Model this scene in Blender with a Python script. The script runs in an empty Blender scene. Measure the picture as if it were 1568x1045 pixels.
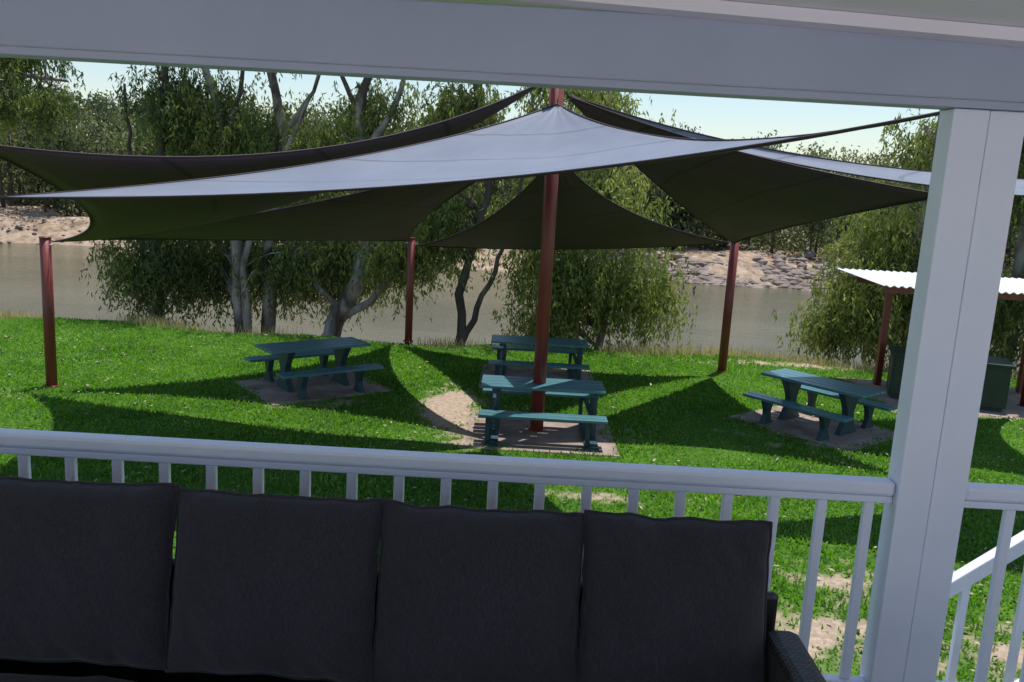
import bpy, math, random
import numpy as np
from mathutils import Vector, Matrix, noise
random.seed(7); RNG=np.random.default_rng(7)
S=bpy.context.scene
COL=S.collection
# ------------------------------------------------------------ materials
def mat(name):
    m=bpy.data.materials.new(name); m.use_nodes=True
    nt=m.node_tree; b=nt.nodes['Principled BSDF']; return m,nt,b
def N(nt,t,**k):
    n=nt.nodes.new(t)
    for a,v in k.items(): setattr(n,a,v)
    return n
def ramp(nt,fac,stops):
    r=nt.nodes.new('ShaderNodeValToRGB'); e=r.color_ramp.elements
    while len(e)<len(stops): e.new(0.5)
    for i,(p,c) in enumerate(stops):
        e[i].position=p; e[i].color=(*c,1) if len(c)==3 else c
    nt.links.new(fac,r.inputs[0]); return r.outputs[0]
def noise_t(nt,scale,detail=6,rough=.6,coord='Object',vscale=None):
    tc=nt.nodes.new('ShaderNodeTexCoord'); n=nt.nodes.new('ShaderNodeTexNoise')
    n.inputs['Scale'].default_value=scale; n.inputs['Detail'].default_value=detail; n.inputs['Roughness'].default_value=rough
    if vscale:
        mp=nt.nodes.new('ShaderNodeMapping'); mp.inputs['Scale'].default_value=vscale
        nt.links.new(tc.outputs[coord],mp.inputs[0]); nt.links.new(mp.outputs[0],n.inputs['Vector'])
    else: nt.links.new(tc.outputs[coord],n.inputs['Vector'])
    return n.outputs['Fac']
def bump(nt,h,b,strength=.3,dist=.01):
    n=nt.nodes.new('ShaderNodeBump'); n.inputs['Strength'].default_value=strength; n.inputs['Distance'].default_value=dist
    nt.links.new(h,n.inputs['Height']); nt.links.new(n.outputs[0],b.inputs['Normal'])
def simple(name,c1,c2,scale=5,rough=.6,bs=.2,bd=.005,vscale=None,metal=0):
    m,nt,b=mat(name); f=noise_t(nt,scale,vscale=vscale)
    nt.links.new(ramp(nt,f,[(.3,c1),(.7,c2)]),b.inputs['Base Color'])
    b.inputs['Roughness'].default_value=rough; b.inputs['Metallic'].default_value=metal
    f2=noise_t(nt,scale*6); bump(nt,f2,b,bs,bd); return m
M_white=simple('white_paint',(.74,.77,.90),(.80,.83,.95),3,.38,.06,.001)
M_beam=simple('beam_paint',(.37,.41,.51),(.42,.46,.57),2,.42,.06,.001)
M_ceil=simple('ceiling_paint',(.88,.82,.86),(.92,.86,.9),2,.6,.05,.001)
M_red=simple('red_post_paint',(.15,.028,.022),(.23,.045,.032),4,.4,.15,.003,vscale=(1,1,.3))
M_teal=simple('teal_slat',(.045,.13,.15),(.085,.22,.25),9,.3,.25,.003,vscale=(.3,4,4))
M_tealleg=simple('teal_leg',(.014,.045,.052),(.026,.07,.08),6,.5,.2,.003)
M_conc=simple('concrete',(.20,.14,.105),(.38,.30,.25),3,.85,.4,.01)
M_bounce=simple('pale_bounce_sheet',(.48,.47,.47),(.58,.57,.57),1.5,.85,.2,.005)  # pale colour for the added light-bouncing sheet behind the camera
M_bbq=simple('green_cabinet',(.012,.03,.022),(.02,.045,.033),3,.4,.05,.001)
M_steel=simple('steel',(.5,.5,.5),(.6,.6,.6),8,.35,.1,.001,metal=.9)
M_cable=simple('cable',(.06,.06,.06),(.1,.1,.1),8,.4,.1,.001,metal=.5)
M_iron=simple('corrugated_iron',(.72,.72,.70),(.82,.82,.8),3,.4,.1,.002,metal=.1)
M_deck=simple('deck_boards',(.2,.17,.17),(.27,.23,.23),6,.6,.3,.004,vscale=(1,12,1))
M_rock=simple('rock',(.12,.09,.075),(.34,.27,.225),1.2,.9,.6,.05)
def cloth(name,c1,c2,sheen):
    m,nt,b=mat(name)
    f=noise_t(nt,1.2); w=nt.nodes.new('ShaderNodeTexWave'); w.inputs['Scale'].default_value=.21; w.inputs['Distortion'].default_value=.05
    tc=nt.nodes.new('ShaderNodeTexCoord'); nt.links.new(tc.outputs['UV'],w.inputs['Vector']); w.bands_direction='Y'
    seam=ramp(nt,w.outputs['Fac'],[(0,(.6,.6,.6)),(.003,(.6,.6,.6)),(.008,(1,1,1))])
    base=ramp(nt,f,[(.3,c1),(.7,c2)])
    mx=N(nt,'ShaderNodeMix',data_type='RGBA',blend_type='MULTIPLY'); mx.inputs[0].default_value=1
    nt.links.new(base,mx.inputs[6]); nt.links.new(seam,mx.inputs[7]); nt.links.new(mx.outputs[2],b.inputs['Base Color'])
    b.inputs['Roughness'].default_value=.6; b.inputs['Sheen Weight'].default_value=sheen; b.inputs['Sheen Roughness'].default_value=.4
    b.inputs['Specular IOR Level'].default_value=.3
    bump(nt,noise_t(nt,60),b,.3,.003); return m
M_sail=cloth('shade_cloth_lit_top',(.13,.15,.20),(.175,.195,.25),.4)  # sail top: sunlit glare painted in as a lighter colour
M_sail_shade=cloth('shade_cloth_shaded_underside',(.056,.036,.042),(.072,.047,.054),0)  # same cloth seen from below, shade painted in as a darker colour
m,nt,b=mat('charcoal_fabric')
f=noise_t(nt,220,3,.8,vscale=(1,1,.25)); f3=noise_t(nt,3)
c=ramp(nt,f,[(.3,(.012,.0115,.017)),(.7,(.040,.037,.050))]); c3=ramp(nt,f3,[(.3,(.8,.8,.8)),(.7,(1.1,1.05,1.05))])
mx=N(nt,'ShaderNodeMix',data_type='RGBA',blend_type='MULTIPLY'); mx.inputs[0].default_value=1
nt.links.new(c,mx.inputs[6]); nt.links.new(c3,mx.inputs[7]); nt.links.new(mx.outputs[2],b.inputs['Base Color'])
b.inputs['Roughness'].default_value=.95; b.inputs['Sheen Weight'].default_value=.12
bump(nt,f,b,.4,.002); M_fab=m
m,nt,b=mat('wicker')
tc=nt.nodes.new('ShaderNodeTexCoord'); ck=nt.nodes.new('ShaderNodeTexBrick'); ck.inputs['Scale'].default_value=24
ck.inputs['Color1'].default_value=(.05,.045,.045,1); ck.inputs['Color2'].default_value=(.12,.11,.11,1); ck.inputs['Mortar'].default_value=(.006,.006,.006,1)
ck.inputs['Mortar Size'].default_value=.06
nt.links.new(tc.outputs['Object'],ck.inputs['Vector']); nt.links.new(ck.outputs['Color'],b.inputs['Base Color'])
bump(nt,ck.outputs['Color'],b,1,.008); b.inputs['Roughness'].default_value=.45; M_wick=m
def foliage(name,stops,tr=.4,gl=.03):
    m=bpy.data.materials.new(name); m.use_nodes=True; nt=m.node_tree; nt.nodes.clear()
    a=N(nt,'ShaderNodeAttribute',attribute_name='lc')
    c=ramp(nt,a.outputs['Fac'],stops)
    d=N(nt,'ShaderNodeBsdfDiffuse'); t=N(nt,'ShaderNodeBsdfTranslucent'); g=N(nt,'ShaderNodeBsdfGlossy'); g.inputs['Roughness'].default_value=.5
    nt.links.new(c,d.inputs[0])
    hs=N(nt,'ShaderNodeHueSaturation'); hs.inputs['Value'].default_value=1.5; hs.inputs['Saturation'].default_value=1.1; nt.links.new(c,hs.inputs['Color']); nt.links.new(hs.outputs[0],t.inputs[0])
    m1=N(nt,'ShaderNodeMixShader'); m1.inputs[0].default_value=tr; nt.links.new(d.outputs[0],m1.inputs[1]); nt.links.new(t.outputs[0],m1.inputs[2])
    m2=N(nt,'ShaderNodeMixShader'); m2.inputs[0].default_value=gl; nt.links.new(m1.outputs[0],m2.inputs[1]); nt.links.new(g.outputs[0],m2.inputs[2])
    o=N(nt,'ShaderNodeOutputMaterial'); nt.links.new(m2.outputs[0],o.inputs[0]); return m
M_leaf=foliage('gum_leaves',[(0,(.042,.065,.022)),(.45,(.105,.14,.042)),(.8,(.21,.26,.055)),(1,(.32,.34,.10))],.45)
M_far=foliage('distant_leaves',[(0,(.05,.065,.032)),(.5,(.11,.14,.055)),(1,(.22,.24,.10))],.38)
M_grass=foliage('grass_blades',[(0,(.05,.13,.012)),(.6,(.12,.27,.025)),(.93,(.20,.37,.05)),(1,(.42,.42,.18))],.5)
M_dry=foliage('dry_grass',[(0,(.22,.19,.08)),(.5,(.38,.33,.15)),(1,(.5,.45,.22))],.4)
M_litter=foliage('leaf_litter',[(0,(.15,.11,.055)),(.5,(.32,.26,.16)),(1,(.5,.44,.32))],.1)
def bark(name,stops):
    m,nt,b=mat(name); f=noise_t(nt,2.2,8,.65,vscale=(1,1,.35)); nt.links.new(ramp(nt,f,stops),b.inputs['Base Color'])
    b.inputs['Roughness'].default_value=.8; bump(nt,noise_t(nt,14,vscale=(1,1,.3)),b,.6,.03); return m
M_bark=bark('pale_gum_bark',[(.42,(.07,.052,.04)),(.52,(.24,.21,.175)),(.68,(.46,.43,.39))])
M_bark2=bark('dark_gum_bark',[(.3,(.03,.022,.018)),(.55,(.09,.07,.055)),(.75,(.26,.22,.18))])
# ------------------------------------------------------------ mesh helpers
def obj_from(name,verts,faces,material,smooth=False,parent=None):
    me=bpy.data.meshes.new(name); me.from_pydata([tuple(v) for v in verts],[],faces); me.update()
    if smooth: me.polygons.foreach_set('use_smooth',[True]*len(me.polygons))
    me.materials.append(material); o=bpy.data.objects.new(name,me); COL.objects.link(o)
    if parent: o.parent=parent
    return o
def quads_obj(name,V,material,lc=None,parent=None):
    n=len(V); me=bpy.data.meshes.new(name)
    me.vertices.add(4*n); me.vertices.foreach_set('co',V.astype(np.float32).ravel())
    me.loops.add(4*n); me.loops.foreach_set('vertex_index',np.arange(4*n,dtype=np.int32))
    me.polygons.add(n); me.polygons.foreach_set('loop_start',np.arange(n,dtype=np.int32)*4)
    me.update(calc_edges=True)
    if lc is not None:
        a=me.attributes.new('lc','FLOAT','POINT'); a.data.foreach_set('value',np.repeat(lc,4).astype(np.float32))
    me.materials.append(material); o=bpy.data.objects.new(name,me); COL.objects.link(o)
    if parent: o.parent=parent
    return o
def empty(name,loc=(0,0,0),rz=0):
    e=bpy.data.objects.new(name,None); e.location=loc; e.rotation_euler=(0,0,rz); COL.objects.link(e); return e
def box(name,x0,x1,y0,y1,z0,z1,material,parent=None,bev=.004,rot=None):
    cx,cy,cz=(x0+x1)/2,(y0+y1)/2,(z0+z1)/2; hx,hy,hz=(x1-x0)/2,(y1-y0)/2,(z1-z0)/2
    v=[(sx*hx,sy*hy,sz*hz) for sx in(-1,1) for sy in(-1,1) for sz in(-1,1)]
    f=[(0,1,3,2),(4,6,7,5),(0,4,5,1),(2,3,7,6),(0,2,6,4),(1,5,7,3)]
    o=obj_from(name,v,f,material,parent=parent); o.location=(cx,cy,cz)
    if rot: o.rotation_euler=rot
    if bev:
        bm=o.modifiers.new('b','BEVEL'); bm.width=bev; bm.segments=2
    return o
def tube_data(path,radii,sides,V,F):
    path=[Vector(p) for p in path]; base=len(V); prev=None
    for i,p in enumerate(path):
        d=(path[min(i+1,len(path)-1)]-path[max(i-1,0)])
        if d.length<1e-6: d=Vector((0,0,1))
        d.normalize(); a=Vector((1,0,0)) if abs(d.x)<.8 else Vector((0,1,0))
        if prev is not None: a=prev
        u=(a-d*a.dot(d)).normalized(); prev=u; w=d.cross(u)
        for k in range(sides):
            t=2*math.pi*k/sides; V.append(p+(u*math.cos(t)+w*math.sin(t))*radii[i])
    for i in range(len(path)-1):
        for k in range(sides):
            a0=base+i*sides+k; a1=base+i*sides+(k+1)%sides
            F.append((a0,a1,a1+sides,a0+sides))
    F.append(tuple(base+k for k in range(sides))[::-1]); F.append(tuple(base+(len(path)-1)*sides+k for k in range(sides)))
def tube(name,path,r,material,parent=None,sides=16):
    V=[];F=[]; rr=r if isinstance(r,(list,tuple)) else [r]*len(path); tube_data(path,rr,sides,V,F)
    return obj_from(name,V,F,material,smooth=True,parent=parent)
# ------------------------------------------------------------ ground
def sst(a,b,x):
    t=np.clip((x-a)/(b-a),0,1); return t*t*(3-2*t)
def vn(x,y,s,seed=0):
    return noise.noise(Vector((x*s+seed,y*s-seed,seed*.37)))
def edge(x): return 18.9+.35*np.sin(x*.45)+.25*np.sin(x*1.3+1)
def zg(x,y):
    z=-3.2*sst(0,5.5,y-edge(x))+0*x
    z=z+(.9*sst(52,55.5,y)+1.9*sst(55,62,y)+1.4*sst(62,110,y)+2.5*sst(110,260,y))
    return z
dirts=[(-.95,13.6,.5,1.4,.95),(-.5,12.2,.5,.5,.85),(2.2,6.8,1.6,.8,.62),(3.5,7.8,1.0,.6,.5),(1.0,9.8,.8,.25,.45),(-3.2,13.4,1.2,.5,.5),(5.0,13.0,1.4,.7,.5),(4.8,6.6,1.6,.8,.5),
 (-.6,11.6,.4,.3,.6),(1.8,12.4,.3,.5,.3),(-6.6,9.4,.8,.3,.3),(1.2,5.2,3.5,1.0,.45),(6.3,18.7,3.2,.4,.5),(1.2,18.4,1.2,.3,.3)]
def dirt(x,y):
    v=0
    for cx,cy,rx,ry,s in dirts:
        q=((x-cx)/rx)**2+((y-cy)/ry)**2
        if q<4: v=max(v,s*math.exp(-q*.9))
    return v+.22*vn(x,y,1.6,3)+.26*vn(x,y,4.5,9)+.24*vn(x,y,11,2)
pads=[(-3.42,14.4,math.radians(39),1.1,.9),(5.12,13.65,math.radians(-50),1.1,.9),(.5,12.4,0,1.08,.98),(.53,15.93,0,1.08,.98),(8.9,16.2,0,2.0,1.4)]
def onpad(x,y):
    r=np.zeros(len(x),bool)
    for cx,cy,a,hx,hy in pads:
        u=(x-cx)*math.cos(a)+(y-cy)*math.sin(a); v=-(x-cx)*math.sin(a)+(y-cy)*math.cos(a)
        nz=np.array([.2*vn(p,q,2.5,21) for p,q in zip(x,y)])
        r|=(abs(u)<hx-.1+nz)&(abs(v)<hy-.1+nz)
    return r
def axis(segs):
    out=[]
    for a,b,st in segs: out+=list(np.arange(a,b,st))
    return np.array(out)
xs=axis([(-400,-60,20),(-60,-16,1.5),(-16,16,.1),(16,60,1.5),(60,401,20)])
ys=axis([(-80,0,4),(0,3,.5),(3,26,.1),(26,50,3),(50,66,.5),(66,120,3),(120,700,30)])
X,Y=np.meshgrid(xs,ys); ZZ=zg(X,Y)
nx,ny=len(xs),len(ys); Dm=np.zeros_like(X)
for j in range(ny):
    for i in range(nx):
        x,y=X[j,i],Y[j,i]
        if -16<=x<=16 and 3<=y<=26:
            Dm[j,i]=dirt(x,y); ZZ[j,i]+=.03*vn(x,y,.5,5)
        if y<3: Dm[j,i]=1  # unseen ground here made bare so neutral, not green, light bounces into the verandah
        if 50<y<70:
            k=sst(54,57,np.array(y))*(1-sst(64,70,np.array(y))); ZZ[j,i]+=float(k)*(.9*vn(x,y,.12,1)+.4*vn(x,y,.5,2))
Bm=sst(.0,.9,Y-edge(X))
me=bpy.data.meshes.new('ground'); V=np.stack([X,Y,ZZ],-1).reshape(-1,3)
idx=np.arange(nx*ny).reshape(ny,nx); Fq=np.stack([idx[:-1,:-1],idx[:-1,1:],idx[1:,1:],idx[1:,:-1]],-1).reshape(-1,4)
me.vertices.add(len(V)); me.vertices.foreach_set('co',V.astype(np.float32).ravel())
me.loops.add(Fq.size); me.loops.foreach_set('vertex_index',Fq.astype(np.int32).ravel())
me.polygons.add(len(Fq)); me.polygons.foreach_set('loop_start',np.arange(len(Fq),dtype=np.int32)*4); me.polygons.foreach_set('use_smooth',np.ones(len(Fq),dtype=bool))
me.update(calc_edges=True)
for nm,A in(('dirt',Dm),('bank',Bm)):
    a=me.attributes.new(nm,'FLOAT','POINT'); a.data.foreach_set('value',A.astype(np.float32).ravel())
m,nt,b=mat('ground')
n1=noise_t(nt,1.3,8,.65); n2=noise_t(nt,14,6,.7)
g=ramp(nt,n2,[(.3,(.035,.09,.010)),(.55,(.075,.175,.02)),(.75,(.14,.26,.04))])
g2=ramp(nt,n1,[(.3,(.75,.8,.7)),(.65,(1.15,1.1,1.0))])
mx=N(nt,'ShaderNodeMix',data_type='RGBA',blend_type='MULTIPLY'); mx.inputs[0].default_value=1; nt.links.new(g,mx.inputs[6]); nt.links.new(g2,mx.inputs[7])
dcol=ramp(nt,n2,[(.3,(.25,.185,.13)),(.5,(.39,.30,.225)),(.7,(.52,.42,.33))])
ad=N(nt,'ShaderNodeAttribute',attribute_name='dirt'); dm=ramp(nt,ad.outputs['Fac'],[(.28,(0,0,0)),(.6,(1,1,1))])
mx2=N(nt,'ShaderNodeMix',data_type='RGBA'); nt.links.new(dm,mx2.inputs[0]); nt.links.new(mx.outputs[2],mx2.inputs[6]); nt.links.new(dcol,mx2.inputs[7])
bcol=ramp(nt,n1,[(.3,(.15,.10,.065)),(.5,(.34,.25,.175)),(.72,(.52,.41,.31))])
ab=N(nt,'ShaderNodeAttribute',attribute_name='bank')
mx3=N(nt,'ShaderNodeMix',data_type='RGBA'); nt.links.new(ab.outputs['Fac'],mx3.inputs[0]); nt.links.new(mx2.outputs[2],mx3.inputs[6]); nt.links.new(bcol,mx3.inputs[7])
nt.links.new(mx3.outputs[2],b.inputs['Base Color']); b.inputs['Roughness'].default_value=.95; b.inputs['Specular IOR Level'].default_value=.15
bump(nt,n2,b,.6,.04); me.materials.append(m)
go=bpy.data.objects.new('ground',me); COL.objects.link(go)
obj_from('bounce_sheet',[(-40,-50,.006),(40,-50,.006),(40,-1.0,.006),(-40,-1.0,.006)],[(0,1,2,3)],M_bounce)  # added sheet, out of view, bounces light onto verandah ceiling and faces
# water
m,nt,b=mat('river_water'); n1=noise_t(nt,.06,4,.6,vscale=(1,2.5,1))
nt.links.new(ramp(nt,n1,[(.35,(.105,.10,.06)),(.65,(.15,.14,.088))]),b.inputs['Base Color']); b.inputs['Roughness'].default_value=.12; b.inputs['Specular IOR Level'].default_value=.3
bump(nt,noise_t(nt,1.1,7,.65,vscale=(.35,1.6,1)),b,.8,.12)
obj_from('river_water',[(-400,19,-2.15),(400,19,-2.15),(400,57.5,-2.15),(-400,57.5,-2.15)],[(0,1,2,3)],m)
# ------------------------------------------------------------ grass
def norm(a): return a/np.maximum(np.linalg.norm(a,axis=-1,keepdims=True),1e-6)
def blades(name,x,y,z,h,wd,material,lc,lean=.8):
    n=len(x); th=RNG.uniform(0,2*np.pi,n); P=np.stack([x,y,z],-1)
    L=np.stack([np.cos(th)*lean*RNG.uniform(.3,1,n),np.sin(th)*lean*RNG.uniform(.3,1,n),np.ones(n)],-1); L=norm(L)*h[:,None]
    ph=th+np.pi/2+RNG.uniform(-.5,.5,n); W=np.stack([np.cos(ph),np.sin(ph),np.zeros(n)],-1)*wd[:,None]/2
    V=np.stack([P-W,P+W,P+W*.35+L,P-W*.35+L],1); return quads_obj(name,V,material,lc)
n=260000
yy=3.4+16*RNG.random(n)**.85; xx=(RNG.random(n)-.5)*2*(2+yy*.66)
keep=np.array([ dirt(a,c)<RNG.uniform(.22,.60) for a,c in zip(xx,yy)])&(yy<edge(xx)+.3)&~onpad(xx,yy)
xx=xx[keep];yy=yy[keep]; zz=zg(xx,yy)
tone=np.array([.26*vn(a,c,.7,11)+.2*vn(a,c,2.5,12) for a,c in zip(xx,yy)])
hs_=1+.6*np.array([max(0,vn(a,c,1.8,14)) for a,c in zip(xx,yy)])
blades('grass',xx,yy,zz,RNG.uniform(.025,.06,len(xx))*hs_,RNG.uniform(.010,.022,len(xx))*(1+yy/20),M_grass,np.clip(RNG.normal(.48,.18,len(xx))+tone,0,.99),1.1)
n=22000; xx=RNG.uniform(-16,18,n); yy=edge(xx)+RNG.normal(.35,.35,n)
gx=np.array([vn(a,0,.6,4) for a in xx])+np.where(xx>2,.35,-.1); k=gx>RNG.uniform(-.25,.4,n); xx=xx[k];yy=yy[k]
blades('dry_grass',xx,yy,zg(xx,yy)-.03,RNG.uniform(.06,.30,len(xx)),RNG.uniform(.008,.02,len(xx)),M_dry,RNG.random(len(xx)),.6)
n=5500; yy=4+14.8*RNG.random(n); xx=(RNG.random(n)-.5)*2*(2+yy*.7)
k=np.array([vn(a,c,.5,6)+.5*vn(a,c,2.2,16) for a,c in zip(xx,yy)])>RNG.uniform(-.35,.5,n); xx=xx[k];yy=yy[k]; n=len(xx)
th=RNG.uniform(0,6.3,n); l=RNG.uniform(.03,.085,n); P=np.stack([xx,yy,zg(xx,yy)+.045],-1)
D=np.stack([np.cos(th),np.sin(th),RNG.normal(0,.25,n)],-1)*l[:,None]; W=np.stack([-np.sin(th),np.cos(th),RNG.normal(0,.3,n)],-1)*l[:,None]*.22
quads_obj('leaf_litter',np.stack([P-D*.5,P+W,P+D*.5,P-W],1),M_litter,RNG.random(n))
# ------------------------------------------------------------ trees
def leaf_quads(P,D,l,w):
    n=len(P); R=norm(RNG.normal(size=(n,3))); W=norm(np.cross(D,R))*w[:,None]/2; D=norm(D)*l[:,None]
    return np.stack([P,P+D*.45+W,P+D,P+D*.45-W],1)
def make_tree(name,limbs,crowns,tone=.5,barkm=None,twigs=14,per=15,ll=.155,lw=.038):
    par=empty(name,limbs[0][0][:3]); o=Vector(limbs[0][0][:3]); V=[];F=[]; pts=[]
    for lb in limbs:
        path=[];rad=[]
        for i in range(len(lb)-1):
            for t in (0,.25,.5,.75):
                a=np.array(lb[i]);c=np.array(lb[i+1]); q=a+(c-a)*t
                wob=.05*(1 if (i,t)!=(0,0) else 0)
                path.append((q[0]+random.uniform(-wob,wob),q[1]+random.uniform(-wob,wob),q[2])); rad.append(q[3]*random.uniform(.9,1.1))
        path.append(lb[-1][:3]); rad.append(lb[-1][3])
        tube_data(path,rad,10,V,F); pts+= [(np.array(p),r) for p,r in zip(path,rad)]
    PA=np.array([p for p,_ in pts])
    LQ=[];LC=[]
    for (cx,cy,cz,rx,ry,rz,nc,dl) in crowns:
        for _ in range(nc):
            d=RNG.normal(size=3); d/=np.linalg.norm(d); rr=RNG.random()**(1/2.2)
            c=np.array([cx,cy,cz])+d*rr*np.array([rx,ry,rz])
            dist=np.linalg.norm(PA-c,axis=1)+np.where(PA[:,2]>c[2]-.2,1.2,0); s=PA[int(np.argmin(dist))]
            if RNG.random()<.8:
                mid=(s+c)/2+np.array([RNG.normal(0,.12),RNG.normal(0,.12),.18*np.linalg.norm(c-s)])
                q=[s,(s+mid)/2+RNG.normal(0,.05,3),mid,(mid+c)/2+np.array([0,0,.08]),c]
                r0=min(.045,.012+.012*np.linalg.norm(c-s)); tube_data([tuple(p) for p in q],[r0,r0*.8,r0*.6,r0*.45,.005],4,V,F)
            T=int(twigs*RNG.uniform(.5,1.5)); cr=RNG.uniform(.2,.42)
            st=c+RNG.normal(size=(T,3))*np.array([cr,cr,cr*.55])
            th=RNG.uniform(0,6.28,T); out=np.stack([np.cos(th),np.sin(th),np.zeros(T)],-1)*RNG.uniform(.05,.4,T)[:,None]
            L=dl*RNG.uniform(.4,1.4,T)
            s_=RNG.random((T,per)); P=st[:,None,:]+out[:,None,:]*s_[...,None]; P[...,2]-=L[:,None]*s_**1.25-.12*s_
            P+=RNG.normal(0,.03,P.shape); P=P.reshape(-1,3)
            Dn=RNG.normal(0,.5,P.shape); Dn[:,2]-=1.0; k=len(P)
            LQ.append(leaf_quads(P,Dn,ll*RNG.uniform(.6,1.3,k),lw*RNG.uniform(.7,1.3,k)))
            ct=tone+RNG.normal(0,.19)
            LC.append(np.clip(ct+RNG.normal(0,.12,k),0,1))
    tr_=obj_from('trunk_and_branches',V,F,barkm or M_bark,smooth=True); tr_.parent=par; tr_.location=-o
    f=quads_obj('foliage',np.concatenate(LQ),M_leaf,np.concatenate(LC),par); f.location=-o
    return par
make_tree('gum_tree',[[(-15.2,23,-.8,.3),(-14.8,23,2,.25),(-14.2,22.8,5,.18),(-12.8,22.5,7.2,.09),(-11.4,22.3,7.0,.03)],[(-14.2,22.8,5,.12),(-12.9,22.5,5.7,.07),(-11.7,22.4,5.6,.03)],[(-14.8,23,2,.15),(-16,23,6,.08)]],
 [(-13.4,22.5,6.5,1.6,1.3,.8,36,.6),(-13.2,22.5,5.1,1.4,1.2,.6,28,.5),(-15.5,23,7.5,2.2,2,1.8,40,.8)],.45)
make_tree('gum_tree',[[(-9.0,21.2,-1,.16),(-9.0,21.2,2,.12),(-8.7,21.2,5,.09),(-8.8,21.2,8.5,.04)],[(-9.0,21.2,2,.08),(-9.5,21,4,.05),(-9.6,21,5.5,.03)],[(-8.8,21.2,4,.05),(-8.2,21.2,6,.03)]],
 [(-9.0,21.3,1.3,1.15,1.0,1.0,66,.9),(-8.9,21.4,3.2,1.0,.9,.9,26,.9),(-8.6,21.4,5.2,.9,1.0,1.2,42,.9),(-8.7,21.4,8,1.5,1.4,1.4,26,.9)],.42,M_bark2)
make_tree('gum_tree',[[(-7.0,21.4,-1,.17),(-7.05,21.4,1.9,.15),(-7.3,21.4,4,.12),(-7.9,21.4,6.5,.09),(-8.2,21.3,9.5,.04)],
  [(-6.35,21.6,-1,.19),(-6.3,21.6,2.2,.16),(-6.0,21.6,4.4,.13),(-6.3,21.5,6.6,.1),(-5.9,21.5,9.8,.04)],[(-6.6,21.2,-1,.11),(-6.85,21.2,1.2,.1),(-6.6,21.2,2.4,.07),(-5.2,21.2,5.5,.05)],[(-7.3,21.4,4,.08),(-6.9,21.5,6,.05),(-6.9,21.5,8,.03)],[(-6,21.6,4.4,.08),(-5.2,21.5,5.6,.05),(-4.9,21.5,7.2,.03)]],
 [(-7.3,21.8,4.9,1.6,1.2,1.2,58,1.1),(-6.6,21.9,8.4,2.6,1.9,1.5,56,1.1),(-7.0,22.4,1.5,2.0,.7,1.0,86,1.0),(-5.6,21.9,3.2,1.1,1,.8,22,.9),(-5.9,21.0,1.5,1.0,.3,.6,12,.8)],.5)
make_tree('gum_tree',[[(-4.75,21,-.9,.27),(-4.35,21,.2,.22),(-3.9,21,1.0,.2),(-3.65,21,2.0,.17),(-3.9,21,4.0,.14),(-4.0,21,5.0,.12),(-3.6,21,6.6,.09),(-3.2,21,9.3,.04)],
  [(-4.35,21,.1,.12),(-3.5,20.8,.6,.1),(-3.0,20.7,1.4,.08),(-2.5,20.7,2.4,.05)],[(-4.35,21,.3,.09),(-5.0,21,1.0,.07),(-5.6,21.2,1.5,.04)],[(-3.9,21,4.0,.1),(-3.1,21,5.4,.07),(-2.6,21,6.9,.04)],[(-4,21,5,.07),(-4.5,21,6.3,.05),(-4.9,21,7.8,.03)]],
 [(-4.6,22.0,1.6,1.6,.8,.85,78,.95),(-2.8,20.9,1.9,.7,.8,.6,28,.9),(-3.9,21.6,5.0,1.4,1.1,1.0,40,.8),(-3.6,21.3,8.4,2.3,1.7,1.4,44,1.0)],.62)
make_tree('gum_tree',[[(-1.25,20.1,-.9,.13),(-1.28,20.1,1.0,.11),(-.95,20.1,2.6,.09),(-.65,20.1,4.0,.08),(-1.1,20.2,5.4,.07),(-1.5,20.2,8,.04)],[(-1.2,20.1,-.2,.08),(-.75,20.1,1.0,.07),(-.3,20.1,2.2,.05),(.1,20.1,4.2,.04)],[(-.65,20.1,4,.06),(.1,20.2,5.3,.05),(.6,20.2,6.5,.03)]],
 [(-1.6,20.5,3.1,1.0,.8,1.0,36,1.0),(-1.9,20.5,2.3,.5,.6,.4,10,.8),(-1.5,20.5,5.4,.9,.9,.8,34,.7),(.4,20.5,5.9,.7,.8,.5,9,.6),(-1,20.5,8.0,1.8,1.4,1.1,26,.8)],.72,M_bark2)
make_tree('willow_gum_tree',[[(2.0,20.3,-1,.1),(2.2,20.3,.7,.09),(2.35,20.3,2.2,.08),(2.1,20.3,4.0,.06),(1.9,20.3,6.0,.03)],[(2.2,20.3,.7,.06),(1.2,20.3,2.2,.04),(.6,20.3,3.2,.03)],[(2.35,20.3,2.2,.05),(3.2,20.3,3,.03)]],
 [(.9,20.4,1.9,.9,.8,1.2,52,1.1),(2.3,20.4,1.8,1.3,.9,1.0,50,1.1),(3.2,20.3,1.4,.8,.7,.7,24,1.0),(1.9,20.5,3.9,1.8,1,.8,44,.9),(1.6,20.6,5.6,.8,.7,.8,18,.6),(.9,20.2,.5,.6,.5,.5,14,.7)],.78)
make_tree('willow_gum_tree',[[(9.6,20.3,-1,.13),(9.5,20.3,1.2,.11),(9.4,20.3,2.8,.09),(9.6,20.3,5,.06),(9.7,20.3,8,.03)],[(9.5,20.3,1.2,.07),(8.7,20.2,2.0,.05),(7.8,20.1,2.2,.03)],[(9.6,20.3,-.5,.07),(10.2,20.3,1.3,.05),(10.7,20.3,3,.03)]],
 [(8.4,20.2,1.6,1.0,.8,1.1,58,1.0),(9.8,20.6,2.4,1.4,1,1.5,62,1.0),(7.6,20.2,.8,.45,.5,.4,12,.8),(8.6,20.6,3.2,.9,.8,.7,22,.9),(10.0,20.6,5.2,1.3,1.1,.8,40,.8),(10,20.8,7.8,1.8,1.5,1.2,28,.8)],.75)
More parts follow.
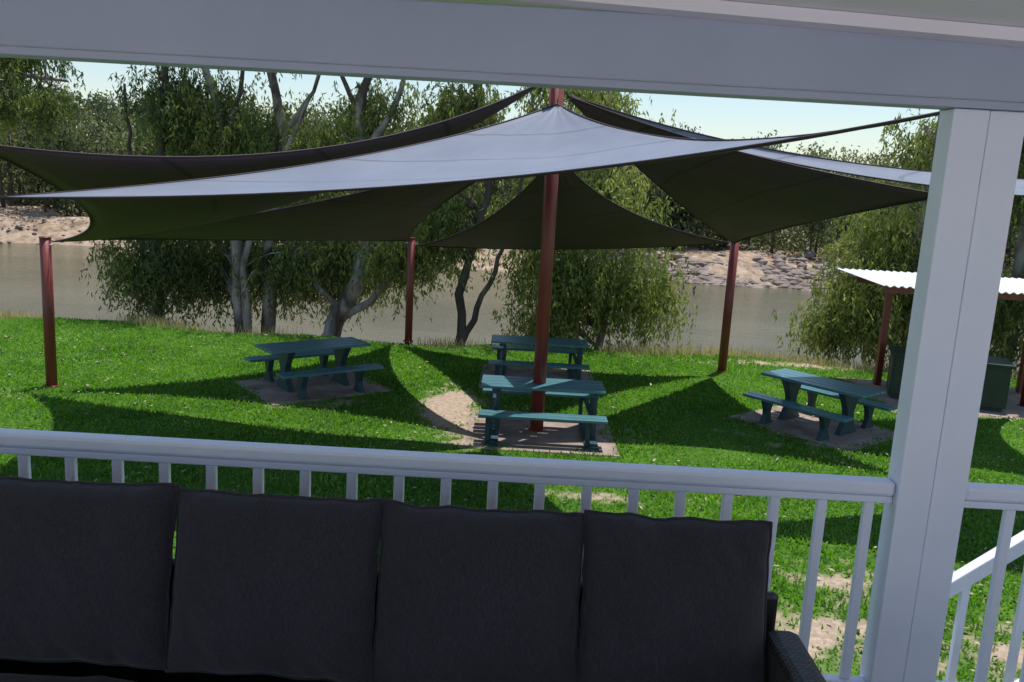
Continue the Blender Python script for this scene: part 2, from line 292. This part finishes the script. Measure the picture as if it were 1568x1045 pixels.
make_tree('gum_tree',[[(12.3,20.8,-1,.16),(12.3,20.8,2,.13),(12.1,20.8,5,.09),(12.2,20.8,8.5,.04)],[(12.3,20.8,2,.08),(13.3,20.8,4,.05)]],
 [(12.3,20.8,1.6,1.2,1,1.5,50,.9),(12.2,20.8,5.2,1.6,1.2,1.5,56,.9),(12.4,21,8.2,1.9,1.6,1.2,28,.9)],.5)
# distant forest
LQ=[];LC=[];TV=[];TF=[]
for i in range(300):
    y=RNG.uniform(64,98) if i%3 else RNG.uniform(61.5,68); x=RNG.uniform(-.72,.72)*y
    g0=float(zg(np.array(x),np.array(y))); H=RNG.uniform(4.6,7.8)*(1+(y-63)/120)*(1.14 if x<-14 else 1.0)
    r=RNG.uniform(.08,.2); lean=RNG.normal(0,.5)
    tube_data([(x,y,g0-.3),(x+lean*.3,y,g0+H*.4),(x+lean,y,g0+H*.85)],[r,r*.7,r*.3],5,TV,TF)
    for _ in range(2):
        a=RNG.uniform(.25,.6); tube_data([(x+lean*a,y,g0+H*a),(x+RNG.normal(0,1.2),y+RNG.normal(0,.8),g0+H*min(.95,a+.35))],[r*.5,r*.2],4,TV,TF)
    nb=int(RNG.integers(11,18)); tone=RNG.uniform(.15,.85)
    for _ in range(nb):
        hh=RNG.uniform(.25,1)**.8; c=np.array([x+lean*hh+RNG.normal(0,1.2*(1.15-hh*.6)),y+RNG.normal(0,1),g0+H*hh])
        k=62; P=c+RNG.normal(size=(k,3))*np.array([.62,.62,.42])
        Dn=RNG.normal(0,.7,P.shape); Dn[:,2]-=.8
        LQ.append(leaf_quads(P,Dn,RNG.uniform(.22,.5,k),RNG.uniform(.11,.21,k))); LC.append(np.clip(tone+RNG.normal(0,.14)+RNG.normal(0,.13,k),0,1))
par=empty('distant_trees',(0,75,0))
o=obj_from('trunks',TV,TF,M_bark2,smooth=True,parent=par); o.location=(0,-75,0)
o=quads_obj('foliage',np.concatenate(LQ),M_far,np.concatenate(LC),par); o.location=(0,-75,0)
LQ=[];LC=[]
for i in range(900):
    y=RNG.uniform(59,95); x=RNG.uniform(-.75,.75)*y
    bare=(x<-28) or (9<x<24)
    if y<(63.5 if bare else 59.5): continue
    g0=float(zg(np.array(x),np.array(y))); k=90; s=RNG.uniform(.5,1.6)
    P=np.array([x,y,g0+.4*s])+RNG.normal(size=(k,3))*np.array([1.3,.8,.5])*s
    LQ.append(leaf_quads(P,RNG.normal(0,1,P.shape),RNG.uniform(.25,.5,k),RNG.uniform(.12,.22,k))); LC.append(np.clip(RNG.uniform(.05,.7)+RNG.normal(0,.12,k),0,1))
quads_obj('distant_bushes',np.concatenate(LQ),M_far,np.concatenate(LC))
V=[];F=[]
ico=[(0,0,1),(.894,0,.447),(.276,.851,.447),(-.724,.526,.447),(-.724,-.526,.447),(.276,-.851,.447),(.724,.526,-.447),(-.276,.851,-.447),(-.894,0,-.447),(-.276,-.851,-.447),(.724,-.526,-.447),(0,0,-1)]
icf=[(0,1,2),(0,2,3),(0,3,4),(0,4,5),(0,5,1),(1,6,2),(2,7,3),(3,8,4),(4,9,5),(5,10,1),(6,7,2),(7,8,3),(8,9,4),(9,10,5),(10,6,1),(11,7,6),(11,8,7),(11,9,8),(11,10,9),(11,6,10)]
for i in range(1400):
    x=RNG.uniform(6,34) if i<1250 else RNG.uniform(-45,-5); y=RNG.uniform(54.5,58.5)+abs(RNG.normal(0,1)); z=float(zg(np.array(x),np.array(y))); s=RNG.uniform(.12,.42)*(1 if i<1250 else .4); b0=len(V); rz=RNG.random()*6
    for (a,c,d) in ico:
        q=s*RNG.uniform(.7,1.25); V.append((x+(a*math.cos(rz)-c*math.sin(rz))*q*1.3,y+(a*math.sin(rz)+c*math.cos(rz))*q,z+.1+d*q*.75))
    F+=[tuple(b0+k for k in f) for f in icf]
obj_from('bank_rocks',V,F,M_rock)
# ------------------------------------------------------------ posts and sails
def red_post(x,y,h,r,lean=(0,0)):
    e=empty('shade_sail_post',(x,y,0)); tube('pole',[(0,0,-.3),(lean[0]*.5,lean[1]*.5,h*.5),(lean[0],lean[1],h)],r,M_red,e,20)
    tube('cap',[(lean[0],lean[1],h),(lean[0],lean[1],h+.02)],r*1.08,M_red,e,20)
    tube('eye_bolt',[(lean[0]-.13,lean[1],h-.1),(lean[0]+.13,lean[1],h-.1)],.012,M_steel,e,8)
    tube('base_collar',[(0,0,0),(0,0,.025)],r*1.35,M_red,e,20); return e
red_post(-7.48,13.45,2.42,.085); red_post(-2.36,19.0,2.34,.085); red_post(4.47,17.6,2.85,.09); red_post(.45,12.47,5.7,.1,lean=(-.02,0))
red_post(-6.35,9.4,4.1,.085); red_post(9.9,15.9,4.5,.09)
red_post(10.4,13.2,5.6,.09); red_post(9.9,11.0,4.3,.09); red_post(10.5,7.0,5.3,.09)
def bez(a,m,c,t):
    a,m,c=map(np.array,(a,m,c)); k=2*m-.5*(a+c); return (1-t)**2*a+2*t*(1-t)*k+t*t*c
def sail(name,A,B,C,mAB,mAC,mBC,anch):
    n=28; par=empty(name,A); V=[];F=[];uv=[]
    for i in range(n+1):
        t=i/n*.985+.015
        for j in range(n+1):
            s=j/n
            P=t*bez(B,mBC,C,s)+(1-s)*bez(A,mAB,B,t)+s*bez(A,mAC,C,t)-t*((1-s)*np.array(B)+s*np.array(C))
            P=P+np.array([0,0,.02*vn(s*4,t*4,1,3)+.006*math.sin(s*40)*(1-t)**2])-np.array(A); V.append(P); uv.append((s*6,t*6))
    nz=np.cross(np.array(B)-np.array(A),np.array(C)-np.array(A))[2]
    for i in range(n):
        for j in range(n):
            a=i*(n+1)+j; q=(a,a+n+1,a+n+2,a+1); F.append(q if nz>0 else q[::-1])
    o=obj_from('cloth',V,F,M_sail,smooth=True,parent=par); o.data.materials.append(M_sail_shade)
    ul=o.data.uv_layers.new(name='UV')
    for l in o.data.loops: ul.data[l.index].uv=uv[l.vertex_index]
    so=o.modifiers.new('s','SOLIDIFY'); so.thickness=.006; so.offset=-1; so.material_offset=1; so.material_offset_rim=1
    HV=[];HF=[]
    for (a,m_,c) in((A,mAB,B),(A,mAC,C),(B,mBC,C)):
        tube_data([tuple(bez(a,m_,c,t/20)-np.array(A)) for t in range(21)],[.014]*21,6,HV,HF)
    obj_from('hem',HV,HF,M_sail_shade,smooth=True,parent=par)
    for k,(p,q) in enumerate(anch):
        tube('cable_%d'%k,[np.array(p)-np.array(A),np.array(q)-np.array(A)],.008,M_cable,par,6)
A=(.45,12.3,4.8);B=(-5.75,9.3,3.22);C=(2.9,6.0,4.34)
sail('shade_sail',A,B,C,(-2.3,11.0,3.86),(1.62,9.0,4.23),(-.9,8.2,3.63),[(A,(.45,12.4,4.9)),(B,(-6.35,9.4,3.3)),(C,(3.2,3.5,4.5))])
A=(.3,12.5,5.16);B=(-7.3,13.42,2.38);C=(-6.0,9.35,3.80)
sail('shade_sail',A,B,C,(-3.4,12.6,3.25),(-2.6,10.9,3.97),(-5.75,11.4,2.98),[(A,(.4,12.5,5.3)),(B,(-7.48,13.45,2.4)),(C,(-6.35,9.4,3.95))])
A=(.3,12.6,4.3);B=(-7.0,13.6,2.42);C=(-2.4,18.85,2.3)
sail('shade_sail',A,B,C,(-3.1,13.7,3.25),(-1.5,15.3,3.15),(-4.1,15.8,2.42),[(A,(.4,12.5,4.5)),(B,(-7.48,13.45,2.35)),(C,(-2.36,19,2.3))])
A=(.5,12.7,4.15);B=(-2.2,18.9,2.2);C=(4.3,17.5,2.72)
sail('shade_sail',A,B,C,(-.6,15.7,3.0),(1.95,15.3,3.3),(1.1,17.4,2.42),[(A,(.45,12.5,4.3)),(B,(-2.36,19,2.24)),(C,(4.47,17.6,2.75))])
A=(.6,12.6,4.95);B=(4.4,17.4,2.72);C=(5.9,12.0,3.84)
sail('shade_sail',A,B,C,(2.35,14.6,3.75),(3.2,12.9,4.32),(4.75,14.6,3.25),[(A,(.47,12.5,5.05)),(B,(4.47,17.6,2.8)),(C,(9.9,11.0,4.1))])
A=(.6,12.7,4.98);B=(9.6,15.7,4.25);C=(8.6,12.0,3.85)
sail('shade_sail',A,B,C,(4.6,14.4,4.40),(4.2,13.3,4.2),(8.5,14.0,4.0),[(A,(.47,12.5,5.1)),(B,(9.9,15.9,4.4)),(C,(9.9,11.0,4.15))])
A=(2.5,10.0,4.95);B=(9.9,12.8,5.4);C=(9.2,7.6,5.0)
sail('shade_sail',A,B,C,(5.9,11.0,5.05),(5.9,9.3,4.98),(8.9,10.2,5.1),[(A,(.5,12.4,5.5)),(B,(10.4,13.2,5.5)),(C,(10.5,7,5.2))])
# ------------------------------------------------------------ picnic tables
def outline_ext(name,pts,th,loc,parent,material):
    V=[(-th/2,p[0],p[1]) for p in pts]+[(th/2,p[0],p[1]) for p in pts]; n=len(pts)
    F=[tuple(range(n))[::-1],tuple(range(n,2*n))]+[(i,(i+1)%n,(i+1)%n+n,i+n) for i in range(n)]
    o=obj_from(name,V,F,material,parent=parent); o.location=loc; bm=o.modifiers.new('b','BEVEL'); bm.width=.012; bm.segments=2; return o
def hourglass(wb,wm,wt,h,n=10):
    L=[];R=[]
    for i in range(n+1):
        t=i/n
        w=wm+(wb-wm)*max(0,(1-t/.45))**1.6+(wt-wm)*max(0,(t-.5)/.5)**1.4
        R.append((w/2,t*h)); L.append((-w/2,t*h))
    return R+L[::-1]
def cast_table(x,y,rz):
    e=empty('picnic_table',(x,y,0),rz)
    for i in range(4): box('top_slat_%d'%i,-.92,.92,-.365+i*.184,-.365+i*.184+.172,.715,.76,M_teal,e,.008)
    for k,sx in enumerate((-.52,.52)):
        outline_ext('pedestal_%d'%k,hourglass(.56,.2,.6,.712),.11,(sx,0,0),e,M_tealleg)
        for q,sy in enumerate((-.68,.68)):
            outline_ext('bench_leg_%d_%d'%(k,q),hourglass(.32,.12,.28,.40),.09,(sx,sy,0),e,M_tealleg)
    for q,sy in enumerate((-.68,.68)):
        for i in range(2): box('bench_slat_%d_%d'%(q,i),-.92,.92,sy-.15+i*.154,sy-.15+i*.154+.144,.403,.445,M_teal,e,.008)
    box('concrete_pad',-1.1,1.1,-.9,.9,-.05,.018,M_conc,e,.01); return e
cast_table(-3.42,14.4,math.radians(39)); cast_table(5.12,13.65,math.radians(-50))
def frame_table(x,y):
    e=empty('picnic_table',(x,y,0))
    for i in range(4): box('top_slat_%d'%i,-.92,.92,-.36+i*.182,-.36+i*.182+.162,.715,.755,M_teal,e,.008)
    for q,sy in enumerate((-.72,.72)):
        for i in range(2): box('bench_slat_%d_%d'%(q,i),-.92,.92,sy-.15+i*.154,sy-.15+i*.154+.138,.413,.453,M_teal,e,.008)
    for k,sx in enumerate((-.72,.72)):
        box('seat_bearer_%d'%k,sx-.03,sx+.03,-.86,.86,.35,.41,M_tealleg,e,.005)
        box('top_bearer_%d'%k,sx-.03,sx+.03,-.34,.34,.655,.712,M_tealleg,e,.005)
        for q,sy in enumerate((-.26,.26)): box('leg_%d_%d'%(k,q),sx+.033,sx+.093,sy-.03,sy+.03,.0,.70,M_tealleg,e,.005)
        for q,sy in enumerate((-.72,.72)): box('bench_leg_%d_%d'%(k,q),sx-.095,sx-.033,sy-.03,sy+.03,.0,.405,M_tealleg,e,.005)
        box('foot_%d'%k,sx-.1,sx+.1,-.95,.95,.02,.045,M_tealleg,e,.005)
    box('concrete_pad',-1.1,1.1,-1.05,.95,-.05,.018,M_conc,e,.01); return e
frame_table(.5,12.45); frame_table(.53,15.98)
# ------------------------------------------------------------ barbecue shelter
e=empty('barbecue_shelter',(8,16.5,0))
def P(o):
    o.parent=e; o.location=Vector(o.location)-Vector((8,16.5,0)); return o
V=[];F=[]; nn=150
for i in range(nn+1):
    x=6.78+(4.4)*i/nn; dz=.018*math.sin(i*math.pi/2.5)
    V+=[(x,15.6,2.20+dz),(x,18.0,2.28+dz)]
for i in range(nn): F.append((2*i,2*i+2,2*i+3,2*i+1))
r=P(obj_from('corrugated_roof',V,F,M_iron)); so=r.modifiers.new('s','SOLIDIFY'); so.thickness=.012
for a,c in((7.55,17.1),(10.5,17.1),(10.5,15.9)):
    P(box('post',a-.06,a+.06,c-.06,c+.06,-.1,2.18,M_red,None,.005))
P(box('beam_front',6.9,11.0,15.88,15.94,2.04,2.17,M_red)); P(box('beam_back',6.9,11.0,17.17,17.23,2.08,2.22,M_red))
P(box('concrete_pad',6.9,10.9,14.8,17.6,-.05,.016,M_conc,None,.01))
e2=empty('barbecue_cabinet',(8.35,15.95,0),math.radians(-20))
box('cabinet',-1.0,1.0,-.4,.4,.08,.86,M_bbq,e2,.01); box('bench_top',-1.05,1.05,-.45,.45,.862,.91,M_bbq,e2,.01); box('hotplate',-.4,.4,-.3,.3,.912,.935,M_steel,e2,.005)
box('plinth',-.95,.95,-.36,.36,.018,.078,M_tealleg,e2,.005)
for i in (-.66,0,.66): box('door_%d'%int(i*10),i-.3,i+.3,-.414,-.402,.14,.8,M_bbq,e2,.004)
# ------------------------------------------------------------ verandah
e=empty('verandah',(0,0,0))
box('header_beam',-6,6,2.9,3.0,4.02,4.262,M_beam,e,.006)
box('beam_lip',-6,6,2.885,2.897,4.02,4.045,M_beam,e,.002)
def slab(name,x0,x1,y0,y1,zf,th,material):
    v=[(x,y,zf(x)+d) for x in(x0,x1) for y in(y0,y1) for d in(0,th)]
    return obj_from(name,v,[(0,1,3,2),(4,6,7,5),(0,4,5,1),(2,3,7,6),(0,2,6,4),(1,5,7,3)],material,parent=e)
slab('ceiling',-6,6,-1.4,2.898,lambda x:4.31-.0325*(x-.06),.05,M_ceil)
slab('cornice',-6,6,2.80,2.896,lambda x:4.268-.0325*(x-.06),.04,M_ceil)
box('roof_outer',-6,6,-1.5,3.5,4.55,4.6,M_iron,e,0)  # unseen overhang past the beam drawn out to keep the rails shaded
box('fascia',-6,6,3.42,3.46,4.30,4.548,M_white,e,.004); box('soffit',-6,6,3.003,3.418,4.33,4.35,M_ceil,e,0)
box('column',1.41,1.53,2.9,3.0,1.85,4.018,M_white,e,.004); box('column_cover',1.533,1.655,2.904,2.997,1.85,4.018,M_white,e,.004)
box('deck_floor',-6,6,-1.4,3.05,1.78,1.848,M_deck,e,.003); box('deck_fascia',-6,6,3.053,3.08,1.5,1.85,M_white,e,.004)
for x in(-5.5,-2,1.5,5.5): box('stump_%d'%int(x*10),x-.08,x+.08,2.7,2.86,-.2,1.777,M_conc,e,.005)
e=empty('balcony_railing',(0,2.95,0))
def rb(n,x0,x1,z0,z1,hy,bv=.006): return box(n,x0,x1,-hy,hy,z0,z1,M_white,e,bv)
rb('handrail_left',-6,1.408,2.66,2.715,.035,.014); rb('handrail_left_under',-6,1.408,2.63,2.658,.022)
rb('handrail_right',1.658,5.9,2.66,2.715,.035,.014); rb('handrail_right_under',1.658,5.9,2.63,2.658,.022)
rb('bottom_rail_left',-6,1.408,1.88,1.92,.022); rb('bottom_rail_right',1.658,5.9,1.88,1.92,.022)
k=-34
while True:
    x=-.04+.1715*k
    if x>5.8: break
    if not(1.36<x<1.70) and x>-5.9: rb('baluster_%d'%(k+34),x-.019,x+.019,1.921,2.629,.013)
    k+=1
e=empty('stair_railing',(1.98,3.6,1.96))
L=3.0; ang=math.atan2(.24,.31)
tube('newel',[(0,0,-1.96),(0,0,.05)],.04,M_white,e,12)
o=box('handrail',0,L,-.03,.03,-.03,.035,M_white,e,.006); o.location=(L/2*math.cos(ang),0,L/2*math.sin(ang)); o.rotation_euler=(0,-ang,0)
o=box('lower_rail',0,L,-.02,.02,-.02,.02,M_white,e,.004); o.location=(L/2*math.cos(ang),0,L/2*math.sin(ang)-.78); o.rotation_euler=(0,-ang,0)
for i in range(1,14):
    x=i*.135; box('baluster_%d'%i,x-.018,x+.018,-.013,.013,x*math.tan(ang)-.76,x*math.tan(ang)-.03,M_white,e,.003)
# ------------------------------------------------------------ sofa
e=empty('outdoor_sofa',(-.45,2.4,1.85))
def cushion(name,cx,w,h,t,loc,tilt,seed):
    n=64; V=[];F=[]
    for side in(-1,1):
        for i in range(n+1):
            for j in range(n+1):
                u=-1+2*i/n; v=-1+2*j/n
                ff=max(0,1-abs(u)**5)**.5*max(0,1-abs(v)**5)**.5
                sx=w/2*u*(1-.028*(1-v*v))+.005*noise.noise(Vector((u*2,v*4+seed,7))); sz=h/2*v*(1-.03*(1-u*u)) + .010*noise.noise(Vector((u*3+seed,v*2,seed)))+(.003*noise.noise(Vector((u*9+seed,v*2,3))) if v>.5 else 0)
                wr=.020*noise.noise(Vector((u*2.2+seed,v*1.8,side+seed)))+.014*noise.noise(Vector((u*5+seed+v*3,v*3,side*2)))*(.5+abs(u*v))
                rid=.013*math.sin((u+.4*v)*10+seed*2+4*noise.noise(Vector((u*1.5,v*1.5,seed))))*max(0,abs(v)-.3)*max(0.15,abs(u)-.1)
                pk=.03*math.sin(u*24+seed*5+3*noise.noise(Vector((u*4,seed,1))))*max(0,abs(v)-.72)*max(0,.3+2*noise.noise(Vector((u*2.5+seed,4,1))))
                y=side*(t/2*ff*(.72+.28*(1-u*u)*(1-v*v))+ (wr+rid+pk)*ff)
                V.append((sx,y,sz))
    m=(n+1)**2
    for s in(0,1):
        for i in range(n):
            for j in range(n):
                a=s*m+i*(n+1)+j; q=(a,a+1,a+n+2,a+n+1); F.append(q if s else q[::-1])
    o=obj_from(name,V,F,M_fab,smooth=True,parent=e); o.location=loc; o.rotation_euler=tilt
    per=[V[i*(n+1)] for i in range(n+1)]+[V[n*(n+1)+j] for j in range(n+1)]+[V[(n-i)*(n+1)+n] for i in range(n+1)]+[V[n-j] for j in range(n+1)]
    PV=[];PF=[]; per=[(p[0],0,p[2]) for k,p in enumerate(per) if k==0 or (Vector((p[0],0,p[2]))-Vector((per[k-1][0],0,per[k-1][2]))).length>.001]
    tube_data(per,[.0065]*len(per),6,PV,PF); p=obj_from(name+'_piping',PV,PF,M_fab,smooth=True,parent=e); p.location=loc; p.rotation_euler=tilt
    return o
zs=.55
for k,(a,c) in enumerate(((-2.33,-1.70),(-1.69,-1.045),(-1.03,-.39),(-.378,.258),(.27,.85))):
    cushion('back_cushion_%d'%k,0,c-a+.012,.575,.19,((a+c)/2+.45,.10,zs-.006*(k%2)+(.016 if k<2 else 0)),(math.radians(-13),0,math.radians([0,1.2,-1.2,.8,-.6][k])),k*1.7+.3)
for k,(a,c) in enumerate(((-2.33,-.98),(-.97,.85))):
    cushion('seat_cushion_%d'%k,0,c-a,.62,.14,((a+c)/2+.45,-.27,.215),(math.radians(-90),0,0),k*2.3+5)
box('base',-1.95,1.38,-.6,.16,.08,.14,M_wick,e,.015)
box('back_frame',-1.95,1.38,.205,.245,.08,.56,M_wick,e,.015)
for k,x in enumerate((1.315,-1.99)):
    box('arm_%d'%k,x,x+.11,-.6,.14,.05,.485,M_wick,e,.03)
for k,(x,y) in enumerate(((-1.9,-.55),(1.25,-.55),(-1.9,.1),(1.25,.1))): box('leg_%d'%k,x,x+.05,y,y+.05,0,.078,M_cable,e,.004)
# ------------------------------------------------------------ light, world, camera
sd=Vector((.12,.20,1)).normalized()
sl=bpy.data.lights.new('sun','SUN'); sl.energy=5.0; sl.angle=math.radians(.5); sl.color=(1,.97,.93)
so=bpy.data.objects.new('sun',sl); COL.objects.link(so); so.rotation_euler=(-sd).to_track_quat('-Z','Y').to_euler()
w=bpy.data.worlds.new('World'); S.world=w; w.use_nodes=True; nt=w.node_tree; bg=nt.nodes['Background']
sk=nt.nodes.new('ShaderNodeTexSky'); sk.sky_type='NISHITA'; sk.sun_disc=False; sk.sun_elevation=math.asin(sd.z); sk.sun_rotation=math.atan2(.12,.20)
sk.dust_density=.6; sk.air_density=1.15; sk.ozone_density=2.0
nt.links.new(sk.outputs[0],bg.inputs[0]); bg.inputs[1].default_value=.15
cam=bpy.data.cameras.new('camera'); co=bpy.data.objects.new('camera',cam); COL.objects.link(co)
p=math.radians(10.6);a=math.radians(3.2)
r0=Vector((1,0,0));fw=Vector((0,math.cos(p),-math.sin(p)));u0=Vector((0,math.sin(p),math.cos(p)))
rc=math.cos(a)*r0+math.sin(a)*u0; uc=-math.sin(a)*r0+math.cos(a)*u0
co.matrix_world=Matrix(((rc.x,uc.x,-fw.x,0),(rc.y,uc.y,-fw.y,0),(rc.z,uc.z,-fw.z,3.7),(0,0,0,1)))
cam.sensor_width=36; cam.lens=36*1300/1568; cam.clip_end=2000; cam.clip_start=.05
S.camera=co
S.view_settings.view_transform='Standard'; S.view_settings.look='None'; S.view_settings.exposure=0
